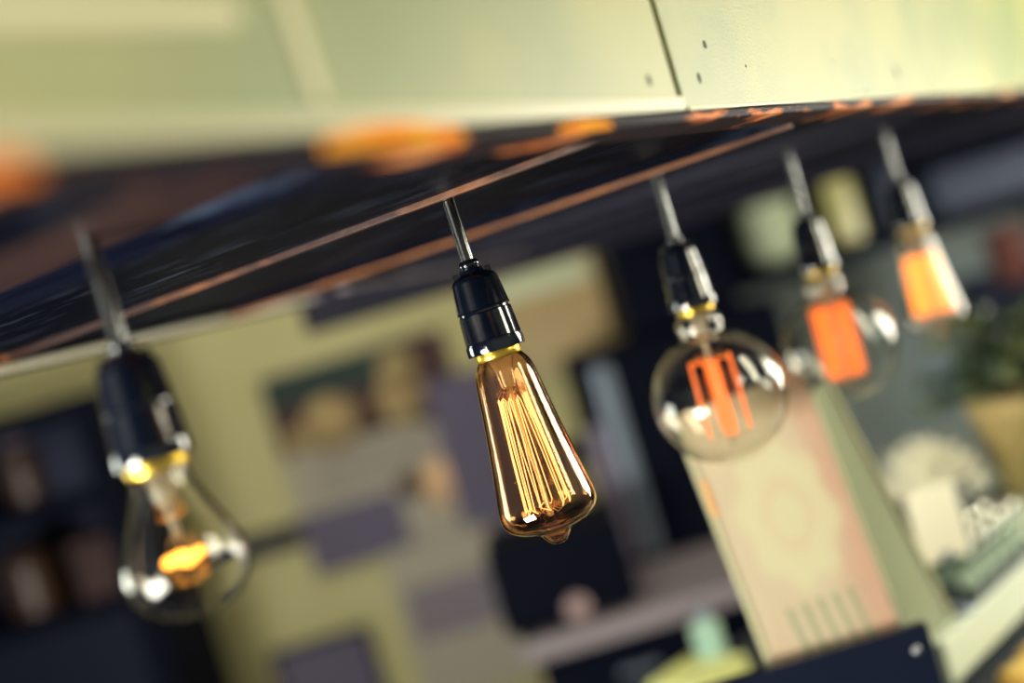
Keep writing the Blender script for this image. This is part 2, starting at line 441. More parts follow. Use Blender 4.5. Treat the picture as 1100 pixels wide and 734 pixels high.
# ------------------------------------------------------------------ pendant lamps
SOCK = [(0,.0),(.0062,0),(.0075,-.0008),(.0078,-.003),(.0092,-.0045),(.0135,-.0065),(.0148,-.0085),(.0152,-.010),
        (.0172,-.0285),(.0176,-.0298),(.0170,-.0304),(.0164,-.0306),(.0164,-.0318),(.0172,-.0322),(.0174,-.0330),
        (.0184,-.0510),(.0186,-.0515),(.0181,-.0520),(.0181,-.0526),(.0188,-.0530),(.0189,-.0590),(.0186,-.0600),(.0150,-.0600),(.0148,-.056)]
SOCK = [(r, z*.917) for r, z in SOCK]
PROF = {
 'teardrop': [(.0138,0),(.0150,-.0025),(.0178,-.007),(.0196,-.013),(.0208,-.022),(.0225,-.036),(.0246,-.052),(.0270,-.068),(.0292,-.082),(.0308,-.092),(.0318,-.099),(.0314,-.1048),(.0288,-.1096),(.0242,-.1130),(.0180,-.1152),(.0128,-.1166),(.0102,-.1182),(.0086,-.1206),(.0064,-.1236),(.0034,-.1256),(0,-.1262)],
 'pear': [(.0130,0),(.0138,-.004),(.0152,-.010),(.0178,-.017),(.0214,-.025),(.0252,-.033),(.0284,-.041),(.0299,-.048),(.0292,-.055),(.0264,-.0625),(.0205,-.0690),(.0130,-.0730),(.0060,-.0747),(0,-.0752)],
}
g = [(.0138,0),(.0160,-.003),(.0188,-.008),(.0190,-.012),(.0176,-.017),(.0178,-.020),(.0212,-.0232)]
R, zc = .0548, -.0715
for k in range(24, 181, 6):
    a = radians(k); g.append((R*sin(a), zc+R*cos(a)))
g[-1] = (0, zc-R)
PROF['globe'] = g
PROF['tear2'] = PROF['teardrop']

def cage(bm, n, rt, rb, zt, zb, wr, a0=0.0, span=2*pi, wob=.0, groups=0, fill=.6):
    """one filament strung up and down between two rings of hooks"""
    pts = []
    for k in range(n):
        m_ = n/groups if groups else 1
        a = a0 + (span/groups*(k//m_ + fill*(k % m_)/m_) if groups else span*k/n); da = span/n*(fill if groups else 1); jit = random.uniform(-.28, .28) if wob > .001 else 0
        up = (k % 2 == 0)
        A = (rt*cos(a), rt*sin(a), zt+random.uniform(-wob, wob)); Bq = (rb*cos(a+jit), rb*sin(a+jit), zb+random.uniform(-wob, wob))
        s = [A, Bq] if up else [Bq, A]
        mid = [(s[0][i]*(1-t)+s[1][i]*t) for t in (.5,) for i in range(3)]
        pts += [s[0], tuple(c*(1.03 if i < 2 else 1) for i, c in enumerate(mid)), s[1]]
        a2 = a+da/2; r2, z2 = (rb, zb-.0022) if up else (rt, zt+.0022)
        pts.append((r2*cos(a2), r2*sin(a2), z2))
    tube(bm, pts, wr, 5)

def shell(prof, th):
    """outer profile from the neck to the tip and back up the inside, th thick"""
    inner = []
    for k in range(len(prof)):
        a = prof[max(0, k-1)]; c = prof[min(len(prof)-1, k+1)]
        tx, tz = c[0]-a[0], c[1]-a[1]; L = sqrt(tx*tx+tz*tz) or 1
        nx, nz = tz/L, -tx/L                     # points into the bulb
        r = prof[k][0]+nx*th; z = prof[k][1]+nz*th
        if k == 0: z = prof[0][1]
        inner.append([max(0, r), z])
    # keep the inside out of the pulled tip
    rmin = .004
    cut = [p for p in inner if p[0] > rmin]
    zl = min(p[1] for p in cut)
    return list(prof)+[(0, zl-.0004)]+[tuple(p) for p in reversed(cut)]+[prof[0]]

def lamp(i, label, cfg):
    (su, sv), (tu, tv), dep, kind = lamps_px[i]
    top, tip = at(su, sv, dep), at(tu, tv, dep)
    ax = (tip-top).normalized()
    q = Vector((0,0,-1)).rotation_difference(ax)
    t = thing('pendant_lamp', label, 'pendant lamp', top, group='pendant bulbs hanging in a row')
    t.rotation_mode = 'QUATERNION'; t.rotation_quaternion = Quaternion((0,0,1), radians(cfg.get('spin', 0))) if False else q
    L = (cfg['ztop']-top.z)/max(.5, -ax.z)
    # cord
    bm = bmesh.new(); lathe(bm, [(0, L), (.0042, L), (.0042, -.002), (0, -.002)], 20)
    o = link('cord', bm, M['cord'], t, True)
    o.modifiers.new('edge', 'EDGE_SPLIT').split_angle = radians(50)
    s = link('socket', lathem(SOCK, 64), M['bakelite'], t, True)
    s.modifiers.new('edge', 'EDGE_SPLIT').split_angle = radians(38)
    link('cord_grip', lathem([(.0042,.0052),(.0058,.0046),(.0068,.003),(.0066,-.0002),(0,-.0002)], 32), M['bakelite'], s, True)
    # two little lugs on the rim of the cap
    bm = bmesh.new()
    for a in (.6, .6+pi):
        box(bm, -.002, .002, .0086, .0125, -.0055, -.0015, Matrix.Rotation(a, 4, 'Z'))
    link('cap_lug', bm, M['bakelite'], s)
    zb = -.0555
    outer = spline(PROF[kind], 5) if kind != 'globe' else PROF[kind]
    bm = lathe(bmesh.new(), shell(outer, cfg.get('wall', .0011)), 96)
    bmesh.ops.remove_doubles(bm, verts=bm.verts, dist=1e-6)
    b = link('bulb', bm, M[cfg['glass']], t, True, (0,0,zb-.0025))
    o = link('brass_collar', lathem([(.0120,.004),(.0146,.004),(.0150,.003),(.0150,-.0012),(.0144,-.0022),(.0125,-.0022)], 48), M['brass'], b, True)
    o.modifiers.new('edge', 'EDGE_SPLIT').split_angle = radians(40)
    sl = cfg['stem']
    link('glass_stem', lathem(spline([(.0115,.001),(.0085,-.004),(.0062,-.010),(.0055,-sl*.75),(.0048,-sl),(.0020,-sl-.004),(.0016,cfg['rod']),(.0024,cfg['rod']-.002),(0,cfg['rod']-.003)], 4), 24), M['stem'], b, True)
    bm = bmesh.new()
    if cfg['fil'] == 'cage':
        cage(bm, cfg['n'], cfg['rt'], cfg['rb'], cfg['zt'], cfg['zb'], cfg['wr'], cfg.get('a0', .3), cfg.get('span', 5.9), cfg.get('wob', .0008), cfg.get('groups', 0), cfg.get('fill', .6))
    else:
        # a low looped coil carried on its supports
        pts = []
        for k in range(121):
            s_ = k/120; a = radians(25+310*s_)
            rr = .0085+.0009*cos(k*1.9); zz = cfg['zt']+.0011*sin(k*1.9)+.0028*abs(sin(3*a/2))
            pts.append((rr*cos(a), rr*sin(a), zz))
        tube(bm, pts, cfg['wr'], 6)
    link('filament', bm, M[cfg['mat']], b, True)
    bm = bmesh.new(); bm_low = bmesh.new()
    if cfg['fil'] == 'cage':
        for k in range(6):
            a = cfg.get('a0', .3)+2*pi*k/6
            tube(bm, [(.0015*cos(a),.0015*sin(a),cfg['zt']-.002+.006), (.6*cfg['rt']*cos(a),.6*cfg['rt']*sin(a),cfg['zt']+.007), (cfg['rt']*cos(a),cfg['rt']*sin(a),cfg['zt']+.0025), (cfg['rt']*1.12*cos(a),cfg['rt']*1.12*sin(a),cfg['zt']+.001)], .00028, 5)
            tube(bm_low, [(.0015*cos(a),.0015*sin(a),cfg['rod']+.001), (.5*cfg['rb']*cos(a),.5*cfg['rb']*sin(a),cfg['zb']-.0055), (cfg['rb']*cos(a),cfg['rb']*sin(a),cfg['zb']-.002), (cfg['rb']*1.1*cos(a),cfg['rb']*1.1*sin(a),cfg['zb']+.001)], .00028, 5)
        for a in (.4, .4+pi):
            tube(bm, [(.004*cos(a),.004*sin(a),-sl), (.007*cos(a),.007*sin(a),-sl-.006), (cfg['rt']*cos(a),cfg['rt']*sin(a),cfg['zt'])], .00035, 5)
    else:
        for k in range(5):
            a = radians(25+310*k/4)
            tube(bm, [(.0015*cos(a),.0015*sin(a),cfg['rod']+.002), (.006*cos(a),.006*sin(a),cfg['rod']-.004), (.0085*cos(a),.0085*sin(a),cfg['zt'])], .0003, 5)
    link('support_wire', bm, M['support'], b, True)
    if cfg['fil'] == 'cage': link('lower_support_wire', bm_low, M['support'], b, True)
    else: bm_low.free()
    return t

lamp(0, 'blurred pendant lamp with a pear shaped clear bulb and small glowing coil, nearest and leftmost', dict(glass='clear_glass', stem=.018, rod=-.034, fil='coil', zt=-.047, wr=.0009, mat='fil_hot', watt=.05, ztop=ZB+.0095))
lamp(1, 'sharply focused pendant lamp with an amber teardrop bulb and strung gold filament', dict(glass='amber_glass', stem=.022, rod=-.102, fil='cage', n=21, rt=.0095, rb=.0150, zt=-.030, zb=-.100, wr=.00030, mat='fil_gold', watt=.12, ztop=ZB+.029, wob=.0012))
lamp(2, 'pendant lamp with the nearer clear globe bulb, in front of the pink menu card', dict(glass='clear_glass', stem=.020, rod=-.106, fil='cage', n=16, rt=.0165, rb=.0170, zt=-.042, zb=-.100, wr=.00085, mat='fil_orange', watt=.04, ztop=ZB+.029, a0=.25, span=6.28, groups=4, fill=.42))
lamp(3, 'pendant lamp with the farther clear globe bulb, past the corner of the menu card', dict(glass='clear_glass', stem=.016, rod=-.106, fil='cage', n=36, rt=.0180, rb=.0180, zt=-.034, zb=-.100, wr=.00075, mat='fil_orange', watt=.04, ztop=ZB+.029, a0=.5, span=6.28, groups=6, fill=.8))
lamp(4, 'farthest pendant lamp, blurred teardrop bulb with a block of glowing orange filament', dict(glass='clear_glass', stem=.014, rod=-.095, fil='cage', n=36, rt=.0165, rb=.0205, zt=-.032, zb=-.093, wr=.00080, mat='fil_bright', watt=.04, ztop=ZB+.029, a0=.2))

# ------------------------------------------------------------------ things on the room's level grid: x to the side, y away from the lens, z up
def grid(u, v, d):
    """a point seen at (u, v), d metres along the view, as (side, away, height)"""
    p = at(u, v, d)
    r = p-EYEP
    return Vector((r.dot(Rv), r.dot(FH), p.z))
def world(s, a, z): return Rv*s + FH*a + Vector((0,0,z))
def size(px, d): return px*d/FOC
def stand(name, label, cat, s, a, z, group=None, rz=0): return thing(name, label, cat, world(s, a, z), (0,0,ROOM_ROT+rz), group)

# ---- shell
def gbox(name, s0, s1, a0, a1, z0, z1, m):
    o = link(name, boxm(s0, s1, a0, a1, z0, z1), M[m], None, rot=(0,0,ROOM_ROT)); return structure(o)
gbox('floor', -3, 4.5, -1.5, 4.0, -.05, 0, 'floor')
gbox('wall_left', -3, .30, 2.85, 2.95, 0, 2.7, 'wall_cream')
gbox('wall_back', .30, 4.5, 3.05, 3.15, 0, 2.7, 'wall_teal')
gbox('wall_return', .28, .30, 2.95, 3.05, 0, 2.7, 'wall_cream')
# dark strip modelled for the shadow band across the cream wall
a = grid(200, 612, 2.8); b_ = grid(430, 545, 2.8)
zr = (a.z+b_.z)/2
o = gbox('shade_band', -3, .27, 2.84, 2.85, zr-.028, zr+.028, 'darkwood')

def flat_on_wall(par, name, x0, x1, z0, z1, m, h):
    return link(name, boxm(x0, x1, -h, 0, z0, z1), M[m], par)
def disc(par, name, x, z, r, m, h, sq=1.0):
    bm = bmesh.new(); n = 28
    A = [bm.verts.new((x+r*cos(2*pi*k/n), -h, z+r*sq*sin(2*pi*k/n))) for k in range(n)]
    B = [bm.verts.new((q.co.x, 0, q.co.z)) for q in A]
    bm.faces.new(A); bm.faces.new(B[::-1])
    for k in range(n): bm.faces.new((A[k], A[(k+1) % n], B[(k+1) % n], B[k]))
    return link(name, bm, M[m], par, True)

# big food poster on the cream wall
D = 2.82
c = grid(405, 487, D)
W, H = size(205, D), size(222, D)
t = stand('food_poster', 'large food poster with a dark green band and round tan dishes on the cream wall', 'poster', c.x, 2.838, c.z)
flat_on_wall(t, 'sheet', -W/2, W/2, -H/2, H/2, 'paper', .004)
flat_on_wall(t, 'dark_band', -W/2+.002, W/2-.002, H*.10, H/2-.002, 'cocoa', .0052)
flat_on_wall(t, 'green_band', -W/2+.004, W*.30, H*.33, H/2-.004, 'darkgreen', .006)
for x, z, r, m in ((-.19,.20,.15,'tan'),(.20,.21,.14,'tan'),(.22,.36,.10,'tan'),(.30,.13,.06,'cocoa'),(.02,.17,.075,'cocoa'),(-.38,.16,.07,'tan')):
    disc(t, 'printed_dish', x*W, z*H, r*W, m, .0068)
for k in range(8):
    zz = .05-.028*k
    flat_on_wall(t, 'text_line', -W*.34, W*(.36-.05*(k % 3)), zz*H, (zz+.010)*H, 'line', .005)
flat_on_wall(t, 'lilac_block', -W/2+.002, W*.04, -H/2+.002, -H*.20, 'purple', .006)
disc(t, 'printed_badge', W*.30, -H*.23, W*.13, 'peach', .006)
disc(t, 'printed_seal', W*.12, -H*.20, W*.07, 'jarbrown', .0062)
# purple board put in for the shadow to the right of the poster
c = grid(530, 490, D)
t = stand('shade_board', 'plain purple grey board standing in for wall shadow between the food poster and the teardrop bulb', 'board', c.x, 2.828, c.z)
flat_on_wall(t, 'board_face', -size(52, D), size(50, D), -size(105, D), size(95, D), 'purple', .012)
flat_on_wall(t, 'board_edge', size(50, D), size(53, D), -size(105, D), size(95, D), 'darkwood', .016)
# lower paper notice
c = grid(492, 660, D)
W, H = size(118, D), size(170, D)
t = stand('paper_notice', 'pale paper notice with a lilac text block, below the food poster', 'notice', c.x, 2.810, c.z)
flat_on_wall(t, 'sheet', -W/2, W/2, -H/2, H/2, 'paper', .005)
for k in range(7):
    flat_on_wall(t, 'text_line', -W*.42, W*.38, H*(.20-.05*k), H*(.235-.05*k), 'lilacink', .006)
# dark framed notice low on the wall
c = grid(352, 730, D)
W, H = size(100, D), size(75, D)
t = stand('framed_notice', 'small dark purple framed notice low on the cream wall', 'frame', c.x, 2.838, c.z)
flat_on_wall(t, 'face', -W/2, W/2, -H/2, H/2, 'purple', .012)
for x0_, x1_, z0_, z1_ in ((-W/2-.01,-W/2,-H/2,H/2),(W/2,W/2+.01,-H/2,H/2),(-W/2-.01,W/2+.01,H/2,H/2+.01),(-W/2-.01,W/2+.01,-H/2-.01,-H/2)):
    flat_on_wall(t, 'frame_side', x0_, x1_, z0_, z1_, 'darkwood', .02)
# kraft paper menu
c = grid(582, 345, D)
W, H = size(140, D), size(110, D)
t = stand('kraft_notice', 'tan kraft paper notice behind the teardrop bulb socket', 'notice', c.x, 2.838, c.z)
flat_on_wall(t, 'sheet', -W/2, W/2, -H/2, H/2, 'kraft', .005)
for k in range(3): flat_on_wall(t, 'ruled_line', -W*.45, W*.45, H*(.18-.10*k), H*(.192-.10*k), 'rail', .006)
flat_on_wall(t, 'green_heading', -W*.46, W*.46, H*.28, H*.47, 'palegreen', .006)

# header beam across the room
a = grid(560, 292, 1.9)
t = stand('header_beam', 'blurred purple grey header beam across the room behind the sockets', 'beam', .9, 1.9, a.z)
link('beam_body', boxm(-1.2, 1.6, 0, .06, 0, .10), M['darkwood'], t, bevel=.004)
link('beam_edge', boxm(-1.2, 1.6, -.004, 0, .002, .012), M['darkwood'], t, bevel=.001)

# ---- dark shelving on the left
D = 2.35
p0 = grid(178, 690, D); top = grid(96, 420, D)
sx1 = p0.x+.0; sx0 = sx1-.75
t = stand('shelving_unit', 'tall dark shelving unit at the left edge behind the pear shaped bulb', 'shelving', sx0, D, 0)
Wd = sx1-sx0; Ht = top.z; DP = .32
link('side_panel', boxm(Wd-.05, Wd, 0, DP, 0, Ht), M['black_soft'], t, bevel=.003)
link('side_panel', boxm(0, .05, 0, DP, 0, Ht), M['black_soft'], t, bevel=.003)
link('back_panel', boxm(.05, Wd-.05, DP-.012, DP, .02, Ht), M['navy'], t)
zsh = [.08, .52, grid(60, 680, D).z, grid(40, 560, D).z, Ht-.03]
for z in zsh: link('shelf', boxm(.05, Wd-.05, 0, DP-.012, z, z+.03), M['black_soft'], t, bevel=.002)
def can(name, label, cat, s, a, z, r, h, m, lidm, group=None):
    t = stand(name, label, cat, s, a, z, group)
    link('body', lathem(spline([(r*.94,0),(r,r*.1),(r,h*.8),(r*.8,h*.9),(r*.7,h)], 3), 28), M[m], t, True)
    link('lid', lathem([(0,h+r*.25),(r*.68,h+r*.25),(r*.74,h+r*.15),(r*.74,h-.002),(0,h-.002)], 28), M[lidm], t, True)
    return t
def crate(name, label, cat, s, a, z, w, dp, h, m, group=None, lidm=None):
    t = stand(name, label, cat, s, a, z, group)
    link('box_body', boxm(-w/2, w/2, -dp/2, dp/2, 0, h*.82), M[m], t, bevel=.004)
    link('box_lid', boxm(-w/2-.003, w/2+.003, -dp/2-.003, dp/2+.003, h*.82, h), M[lidm or m], t, bevel=.003)
    return t
zl = zsh[3]+.03; zk = zsh[2]+.03
can('storage_jar', 'dim brown jar on the upper shelf of the dark shelving', 'jar', grid(25,500,D+.12).x, D+.12, zl, .045, .12, 'jarbrown', 'steel_dim', 'jars on the dark shelving')
crate('storage_box', 'dim grey box on the upper shelf of the dark shelving', 'box', grid(95,520,D+.12).x, D+.12, zl, .11, .14, .14, 'navy')
can('storage_jar', 'dim orange brown jar on the lower shelf of the dark shelving', 'jar', grid(40,640,D+.12).x, D+.12, zk, .055, .13, 'jarbrown', 'black', 'jars on the dark shelving')
crate('storage_box', 'dark brown box on the lower shelf of the dark shelving', 'box', grid(125,610,D+.12).x, D+.12, zk, .12, .14, .12, 'brown')

# ---- back counter and the machines on it
D = 2.35
cz = grid(640, 665, 2.15).z
cs0 = grid(560, 705, 2.05).x; cs1 = cs0+.70
t = stand('back_counter', 'lilac grey topped back counter under the black machines', 'counter', cs0, 2.095, 0)
link('worktop', boxm(0, cs1-cs0, 0, .63, cz-.035, cz), M['lilac'], t, bevel=.004)
link('cabinet_body', boxm(.02, cs1-cs0-.02, .03, .61, .08, cz-.035), M['black_soft'], t, bevel=.003)
link('plinth', boxm(.05, cs1-cs0-.05, .07, .59, 0, .08), M['black_soft'], t)
for k in range(2):
    dd = link('door', boxm(.03+k*.325, .345+k*.325, .012, .03, .10, cz-.05), M['black'], t, bevel=.003)
    link('handle', boxm(.15+k*.325, .22+k*.325, -.004, .012, cz-.10, cz-.09), M['steel'], dd, bevel=.002)

# tall black cabinet with steel uprights
D = 2.42
tl = grid(606, 388, D); rt = grid(745, 345, D)
w = min(.44, cs1-tl.x-.005)
t = stand('tall_black_cabinet', 'tall black cabinet with two vertical steel strips, behind the menu card', 'cabinet', tl.x, D, cz)
h = tl.z-cz
link('carcass', boxm(0, w, .015, .24, 0, h), M['black'], t, bevel=.008)
link('door', boxm(.004, w-.004, 0, .015, .01, h-.01), M['black'], t, bevel=.004)
for (ua, va), (ub, vb), pw, m in (((645,392),(712,632),20,'steel'), ((597,470),(666,628),13,'steel_dim')):
    A, B = grid(ua, va, D), grid(ub, vb, D)
    x = (A.x+B.x)/2-tl.x; hw = size(pw, D)/2
    link('steel_strip', boxm(max(.006,x-hw), max(.006,x-hw)+2*hw, -.022, 0, max(.02, B.z-cz), min(h-.02, A.z-cz)), M[m], t, bevel=.006)
# upper cupboard
D = 2.5
tl2 = grid(648, 262, D); bl = grid(680, 362, D)
t = stand('wall_cupboard', 'black wall cupboard above the tall black cabinet', 'cupboard', tl2.x, D, bl.z)
hh = tl2.z-bl.z+.12
link('carcass', boxm(0, .235, .012, .34, 0, hh), M['black'], t, bevel=.006)
link('door', boxm(.003, .116, 0, .012, .004, hh-.004), M['black'], t, bevel=.003)
link('door', boxm(.119, .232, 0, .012, .004, hh-.004), M['black'], t, bevel=.003)
# low black machine with a dial
D = 2.12
A = grid(518, 598, D); B = grid(562, 698, D); Cc = grid(690, 548, D)
t = stand('coffee_grinder', 'low black machine with a round pinkish dial on the back counter', 'machine', A.x+.0, D, cz)
w = .245; h = max(.16, A.z-cz)
link('housing', boxm(0, w, 0, .22, .012, h), M['black'], t, bevel=.012)
dp_ = grid(621, 655, D)
bm = lathem([(0,.016),(.017,.016),(.021,.012),(.022,0),(0,0)], 32)
bmesh.ops.rotate(bm, verts=bm.verts, cent=(0,0,0), matrix=Matrix.Rotation(pi/2, 3, 'X'))
link('dial', bm, M['dial'], t, True, (dp_.x-A.x, 0, dp_.z-cz))
for x in (.03, w-.03):
    for y in (.03, .19): link('foot', lathem([(0,0),(.012,0),(.012,.013),(0,.013)], 16), M['black_soft'], t, loc=(x, y, 0))
def bottle(name, label, s, a, z, r, h, m, capm, group=None, cat='bottle'):
    t = stand(name, label, cat, s, a, z, group)
    link('body', lathem(spline([(0,0),(r*.9,0),(r,r*.15),(r,h*.55),(r*.9,h*.66),(r*.42,h*.78),(r*.36,h*.93),(r*.36,h*.94)], 4), 32), M[m], t, True)
    link('cap', lathem([(0,h),(r*.42,h),(r*.46,h*.985),(r*.46,h*.915),(0,h*.915)], 24), M[capm], t, True)
    return t
# ---- wall shelf at upper right
D = 2.62
q = grid(930, 275, D); q0 = grid(790, 300, D); q1 = grid(1160, 205, D)
t = stand('wall_shelf', 'long dark wall shelf with a dark back, high behind the globe bulbs', 'shelf', q0.x, D, q.z)
w = q1.x-q0.x+.5
link('shelf_board', boxm(0, w, 0, .36, 0, .035), M['shelfblack'], t, bevel=.003)
link('back_board', boxm(0, w, .34, .36, .035, .55), M['shelfblack'], t)
link('side_board', boxm(0, .025, 0, .34, .035, .55), M['shelfblack'], t)
link('top_board', boxm(0, w, 0, .36, .55, .58), M['shelfblack'], t)
zs = q.z+.035
bx = grid(823, 245, D+.1).x
# stack of pale bowls
for k in range(4):
    s = stand('serving_bowl', ['lowest pale green bowl of the stack on the wall shelf','second pale green bowl from the bottom of the shelf stack','third pale green bowl from the bottom of the shelf stack','topmost pale green bowl of the stack on the wall shelf'][k], 'bowl', bx, D+.1, zs+k*.026, 'pale bowls stacked on the wall shelf')
    r = .072
    link('bowl', lathem(spline([(0,.004),(r*.42,0),(r*.45,.004),(r*.72,.016),(r*.93,.036),(r,.052),(r*.97,.052),(r*.9,.038),(r*.68,.02),(r*.4,.009),(0,.008)], 3), 36), M['palegreen'], s, True)
A = grid(903, 219, D+.1)
bottle('oil_bottle', 'tall pale yellow bottle on the dark wall shelf between the two globe sockets', A.x, D+.1, zs, size(17, D), size(105, D), 'yellowglass', 'steel')
A = grid(955, 210, D+.1)
bottle('oil_bottle', 'dim dark bottle on the wall shelf right of the pale yellow bottle', A.x, D+.1, zs, size(15, D), size(90, D), 'bluegrey', 'steel')
crate('storage_tin', 'long blue grey tin on the wall shelf at the right edge', 'tin', grid(1045,185,D+.12).x, D+.12, zs, size(120,D), .15, size(48,D), 'bluegrey')
# under the shelf, on the teal wall
c = grid(1080, 350, 3.0)
t = stand('navy_board', 'dark navy board on the teal wall at the right edge', 'board', c.x, 3.049, c.z)
flat_on_wall(t, 'board_face', -size(25,3.0), size(60,3.0), -size(60,3.0), size(60,3.0), 'navy', .015)
flat_on_wall(t, 'board_edge', -size(29,3.0), -size(25,3.0), -size(60,3.0), size(60,3.0), 'black', .02)
c = grid(1098, 285, 2.7)
t = stand('hanging_tin', 'dull red tin hanging under the wall shelf at the right edge', 'tin', c.x, 2.75, q.z-.002-.15)
link('body', lathem([(0,0),(.036,0),(.040,.004),(.046,.115),(.048,.118),(.045,.118),(.039,.006),(0,.006)], 32), M['red'], t, True)
tb_ = bmesh.new(); tube(tb_, [(.046*cos(a), 0, .115+.0345*sin(a)) for a in [pi*k/12 for k in range(13)]], .0025, 6)
link('bail', tb_, M['steel_dim'], t, True)

# ------------------------------------------------------------------ right hand counter with the display rack
ZC = 1.095
A, B = at_z(1012, 690, ZC), at_z(1100, 607, ZC)
dr = (B-A); dr.z = 0; CANG = atan2(dr.y, dr.x); dr.normalize()
nn = Vector((-dr.y, dr.x, 0))            # away from the lens
if nn.dot(FH) < 0: nn = -nn
CO = A - dr*.30; CO.z = 0
def ctr(x, y, z): return CO + dr*x + nn*y + Vector((0,0,z))
def cthing(name, label, cat, x, y, z, group=None, rz=0): return thing(name, label, cat, ctr(x, y, z), (0,0,CANG+rz), group)
t = cthing('serving_counter', 'long dark serving counter carrying the menu stand and the pale raised ledge', 'counter', 0, 0, 0)
link('worktop', boxm(-.05, .98, -.40, .45, .965, 1.0), M['counter_low'], t, bevel=.004)
link('base_cabinet', boxm(-.02, .95, -.36, .42, 0, .965), M['black_soft'], t, bevel=.003)
t = cthing('raised_ledge', 'pale raised ledge slab under the jar tray at lower right', 'ledge', 0, 0, 1.0)
bm = bmesh.new(); out_ = ((.30,0),(.97,0),(.97,.30),(.55,.30),(.40,.135),(.30,.135))
lo_ = [bm.verts.new((x, y, .047)) for x, y in out_]; hi_ = [bm.verts.new((x, y, .095)) for x, y in out_]
bm.faces.new(hi_); bm.faces.new(lo_[::-1])
for k in range(6): bm.faces.new((lo_[k], lo_[(k+1) % 6], hi_[(k+1) % 6], hi_[k]))
link('slab', bm, M['counter'], t, bevel=.003)
for x, y1 in ((.33,.11),(.62,.27),(.90,.27)):
    link('riser', boxm(x, x+.03, .03, y1, 0, .047), M['counter_low'], t)
# pastries under the ledge front
for k, (u, v, r, lb) in enumerate(((1045,727,.034,'golden bun on the serving counter left of its neighbour under the ledge'), (1088,706,.036,'golden bun at the lower right corner below the pale ledge'), (1120,690,.034,'golden bun cut by the right edge below the pale ledge'))):
    p = at_z(u, v, 1.02); rel = p-CO
    x, y = rel.dot(dr), rel.dot(nn)
    bm = bmesh.new(); bmesh.ops.create_uvsphere(bm, u_segments=28, v_segments=16, radius=r)
    for q_ in bm.verts:
        q_.co.z = q_.co.z*.72 if q_.co.z > 0 else q_.co.z*.35
        q_.co.z += .0012*sin(q_.co.x*160)*cos(q_.co.y*140)
    mn = min(q_.co.z for q_ in bm.verts)
    for q_ in bm.verts: q_.co.z -= mn
    bt_ = link('bun', bm, M['bun'], None, True, ctr(x, min(y, -r-.002), 1.0))
    tag(bt_, lb, 'bun', 'buns on the counter')

# bottle and cloth at the back of the serving counter
p = ctr(.415, .39, 1.0); r_ = p-EYEP
t = stand('squeeze_bottle', 'pale teal bottle on the serving counter left of the menu card', 'bottle', r_.dot(Rv), r_.dot(FH), 1.0)
link('body', lathem(spline([(0,0),(.0185,0),(.0200,.003),(.0200,.070),(.0188,.078),(.0120,.084),(.0100,.086)], 4), 32), M['bottle_teal'], t, True)
link('nozzle', lathem([(0,.108),(.0028,.108),(.0045,.094),(.0115,.092),(.0120,.084),(0,.084)], 24), M['steel'], t, True)
p = at_z(662, 746, 1.0); rel = p-CO
t = cthing('folded_cloth', 'folded yellow green cloth at the back of the serving counter', 'cloth', rel.dot(dr), min(.39, rel.dot(nn)), 1.0)
for k in range(3):
    link('fold', boxm(-.06+.004*k, .06-.003*k, -.05, .05-.004*k, .012*k, .012*k+.0119), M['lime'], t, bevel=.005)

# tray of jars
PJ = .034; NX, NY = 5, 3
x00 = .432; y00 = .026
t = cthing('jar_tray', 'low dark tray under the rows of lidded glass jars', 'tray', x00, y00, ZC)
link('tray_floor', boxm(-.022, PJ*(NX-1)+.022, -.019, PJ*(NY-1)+.022, 0, .004), M['tray'], t, bevel=.001)
for x_0, x_1, y_0, y_1 in ((-.022,PJ*(NX-1)+.022,-.021,-.019),(-.022,PJ*(NX-1)+.022,PJ*(NY-1)+.022,PJ*(NY-1)+.024),(-.024,-.022,-.021,PJ*(NY-1)+.024),(PJ*(NX-1)+.022,PJ*(NX-1)+.024,-.021,PJ*(NY-1)+.024)):
    link('tray_rim', boxm(x_0, x_1, y_0, y_1, 0, .009), M['tray'], t, bevel=.0006)
rows = ['front row', 'middle row', 'back row']; nth = ['first','second','third','fourth','last']
proto = None
for j in range(NY):
    for i in range(NX):
        lb = f'{nth[i]} small lidded glass jar from the left in the {rows[j]} on the tray'
        loc = ctr(x00+i*PJ, y00+j*PJ, ZC+.004)
        if proto is None:
            proto = thing('glass_jar', lb, 'jar', loc, (0,0,CANG), 'lidded glass jars on the tray')
            link('glass_body', lathem(spline([(0,0),(.0135,0),(.0150,.002),(.0150,.036),(.0140,.041),(.0115,.045),(.0112,.047)], 3), 28), M['glassjar'], proto, True)
            link('filling', lathem([(0,.002),(.0128,.002),(.0138,.004),(.0138,.020),(0,.022)], 20), M['jarfill'], proto, True)
            link('lid', lathem([(0,.060),(.0125,.0598),(.0142,.058),(.0146,.055),(.0146,.0465),(.0138,.0455),(0,.0455)], 28), M['lid'], proto, True)
        else:
            o = proto.copy(); COL.objects.link(o); o.location = loc; o['label'] = lb
            for ch in proto.children:
                c2 = ch.copy(); COL.objects.link(c2); c2.parent = o
# white price card leaning on the front row
ca = at(1007, 561, 1.325); rel = ca-CO
t = cthing('price_card', 'blank white price card on a thin wire holder left of the jar tray', 'card', rel.dot(dr), max(.014, rel.dot(nn)), ZC, None, radians(-36))
cb = ca.z-.041-ZC
link('card', boxm(-.029, .029, -.0006, .0006, cb, cb+.080), M['card'], t, bevel=.0004)
link('card_foot', lathem([(0,0),(.014,0),(.014,.003),(.004,.006),(0,.006)], 24), M['steel'], t, True)
bm = bmesh.new(); tube(bm, [(0,.0016,.004),(0,.0016,cb+.012)], .0013, 8)
link('holder_wire', bm, M['steel'], t, True)
link('card_clip', boxm(-.006, .006, -.0018, .0026, cb-.002, cb+.008), M['steel'], t, bevel=.0005)
